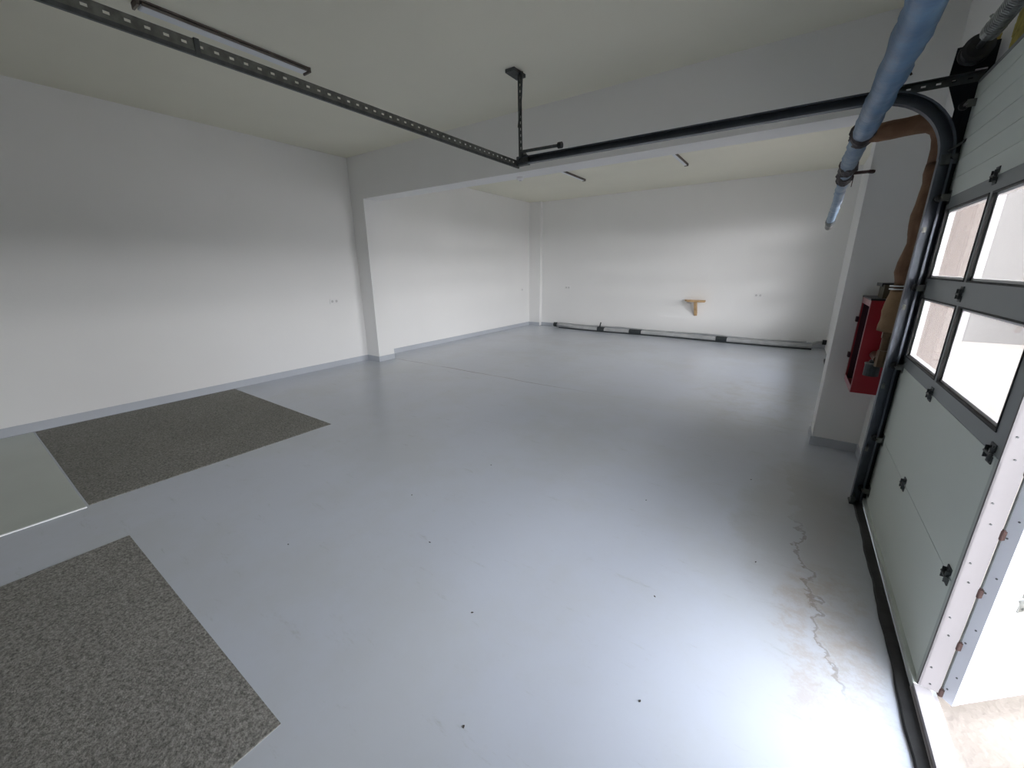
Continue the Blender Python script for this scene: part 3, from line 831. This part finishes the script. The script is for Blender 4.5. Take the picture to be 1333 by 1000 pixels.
# ------------------------------------------------------------------ sockets
def socket(p, axis, label, n=2):
    s = empty('wall_socket', p); tag(s, label, 'wall socket')
    X, Y, Z = p
    bm = B(); w = .075*n/2+.004
    if axis == 'x': box(bm, X, X+.010, Y-w, Y+w, Z-.042, Z+.042)
    else: box(bm, X-w, X+w, Y-.010, Y, Z-.042, Z+.042)
    obj('plate', bm, M['white'], s, base=p, bevel=.003)
    for k in range(n):
        o_ = (k-(n-1)/2)*.075
        bm = B()
        if axis == 'x': cyl(bm, (X+.009, Y+o_, Z), (X+.0115, Y+o_, Z), .021, 18)
        else: cyl(bm, (X+o_, Y-.009, Z), (X+o_, Y-.0115, Z), .021, 18)
        obj('outlet', bm, M['socket'], s, base=p)
socket((XL, 3.88, 1.105), 'x', 'double wall socket on the near left wall beside the pillar')
socket((XLF, 9.70, 1.04), 'x', 'single wall socket on the far left wall near the corner column', 1)
socket((-5.21, YB, 1.10), 'y', 'double wall socket on the far wall left of the wooden shelf')
socket((-.64, YB, 1.02), 'y', 'double wall socket on the far wall right of the wooden shelf')

# ------------------------------------------------------------------ wooden shelf bracket on the far wall
ws = empty('wooden_shelf', (-1.9, YB, .86)); tag(ws, 'small pine wall shelf with a diagonal brace on the far wall', 'shelf')
b_ = (-1.9, YB, .86)
bm = B(); prism(bm, [(-2.12, YB-.0), (-2.00, YB-.30), (-1.63, YB-.30), (-1.66, YB)], 2, .850, .882)
obj('board', bm, M['wood'], ws, base=b_, bevel=.003)
bm = B(); prism(bm, [(YB-.24, .850), (YB-.17, .850), (YB, .60), (YB, .52), (YB-.03, .52)], 0, -1.87, -1.81)
obj('brace', bm, M['wood'], ws, base=b_, bevel=.003)

# ------------------------------------------------------------------ drain pipe along the far wall
dp = empty('drain_pipe', (-2.5, 9.95, 0)); tag(dp, 'grey plastic drain pipe lying on the floor along the far wall', 'pipe')
b_ = (-2.5, 9.95, 0)
def py(x): return 9.98-.10*(x+5.4)/6.0+.03*math.sin(x*1.9)
R_ = .054
pts = []
for i in range(60):
    x = -5.42+i*(5.86)/59
    z = R_+.004 + (.040*math.exp(-((x+5.25)/.22)**2))
    pts.append((x, py(x), z))
bm = B(); tube(bm, pts, R_, 16, wob=.01); obj('main_run', bm, M['pipe'], dp, base=b_, smooth=True)
bm = B(); tube(bm, [(x, y+.085, .125+.01*math.sin(x*3)) for x, y, z in pts[2:-1]], .016, 8); obj('thin_line', bm, M['pipe'], dp, base=b_)
bm = B(); tube(bm, [(x, y-.055, .016) for x, y, z in pts[1:]], .015, 8); obj('gap_shade', bm, M['dark_wrap'], dp, base=b_)  # dark strip painting the shade in the gap under the pipe
for (xa, xb) in ((-4.15, -3.96), (-3.30, -3.00), (-1.30, -1.08)):
    bm = B(); tube(bm, [(xa, py(xa), .064), (xb, py(xb), .064)], R_+.008, 16); obj('wrap_band', bm, M['dark_wrap'], dp, base=b_)
bm = B(); tube(bm, [(-4.10, py(-4.1), .08), (-4.09, py(-4.1), .15), (-4.07, py(-4.1), .24)], .017, 8); obj('upright_stub', bm, M['dark_wrap'], dp, base=b_)
bm = B(); cyl(bm, (-5.50, py(-5.42), .085), (-5.40, py(-5.40), .085), R_+.008, 16); obj('left_collar', bm, M['dark_wrap'], dp, base=b_)
bm = B(); tube(bm, [(.30, py(.28), .052), (.40, py(.3)+.01, .060), (.44, py(.3)+.02, .10), (.52, py(.3)+.02, .15), (.60, py(.3)+.02, .16)], .030, 12); obj('branch', bm, M['pipe'], dp, base=b_, smooth=True)
bm = B(); cyl(bm, (.595, py(.3)+.02, .16), (.66, py(.3)+.02, .16), .05, 14); obj('wall_collar', bm, M['plastic'], dp, base=b_)

# ------------------------------------------------------------------ light
w = D.worlds.new('sky'); bpy.context.scene.world = w; w.use_nodes = True
nt = w.node_tree; N = nt.nodes
bg = N['Background']
tc = N.new('ShaderNodeTexCoord'); sp = N.new('ShaderNodeSeparateXYZ'); nt.links.new(tc.outputs['Generated'], sp.inputs[0])
r = N.new('ShaderNodeValToRGB'); nt.links.new(sp.outputs[2], r.inputs['Fac'])
r.color_ramp.elements[0].position = 0; r.color_ramp.elements[0].color = (.99, 1.0, 1.04, 1)
r.color_ramp.elements[1].position = .85; r.color_ramp.elements[1].color = (.27, .305, .37, 1)
nt.links.new(r.outputs['Color'], bg.inputs['Color'])
bg.inputs['Strength'].default_value = 27.0

def portal(x, y0, y1, z0, z1):
    l = D.lights.new('daylight_opening', 'AREA'); l.shape = 'RECTANGLE'; l.size = y1-y0; l.size_y = z1-z0
    l.cycles.is_portal = True
    o = D.objects.new('daylight_opening', l); COL.objects.link(o)
    o.location = (x, (y0+y1)/2, (z0+z1)/2)
    o.rotation_euler = (PI/2, 0, PI/2)      # faces -x, into the room
    return o
portal(.80, DY0, DY1, 0, 2.0)
portal(.80, FY0, FY1, .5, 2.5)

# ------------------------------------------------------------------ camera
f_px, yaw, pitch, roll = 517.0, math.radians(34.931), math.radians(16.119), math.radians(-.4537)
cam = D.cameras.new('camera'); cam.sensor_fit = 'HORIZONTAL'; cam.sensor_width = 36
cam.lens = f_px/1333*36; cam.clip_start = .02; cam.clip_end = 200
co = D.objects.new('camera', cam); COL.objects.link(co)
F = Vector((-math.sin(yaw)*math.cos(pitch), math.cos(yaw)*math.cos(pitch), -math.sin(pitch)))
Rt = Vector((math.cos(yaw), math.sin(yaw), 0)); U = Rt.cross(F)
Rt, U = Rt*math.cos(roll)+U*math.sin(roll), U*math.cos(roll)-Rt*math.sin(roll)
co.matrix_world = Matrix(((Rt.x, U.x, -F.x, 0), (Rt.y, U.y, -F.y, 0), (Rt.z, U.z, -F.z, 1.6), (0, 0, 0, 1)))
sc = bpy.context.scene
sc.camera = co
sc.view_settings.view_transform = 'Standard'; sc.view_settings.look = 'None'
sc.view_settings.exposure = 0.0; sc.view_settings.gamma = 1; sc.view_settings.use_curve_mapping = False
sc.cycles.max_bounces = 14; sc.cycles.diffuse_bounces = 8; sc.cycles.transparent_max_bounces = 12
sc.cycles.use_denoising = True
sc.cycles.sample_clamp_indirect = 6
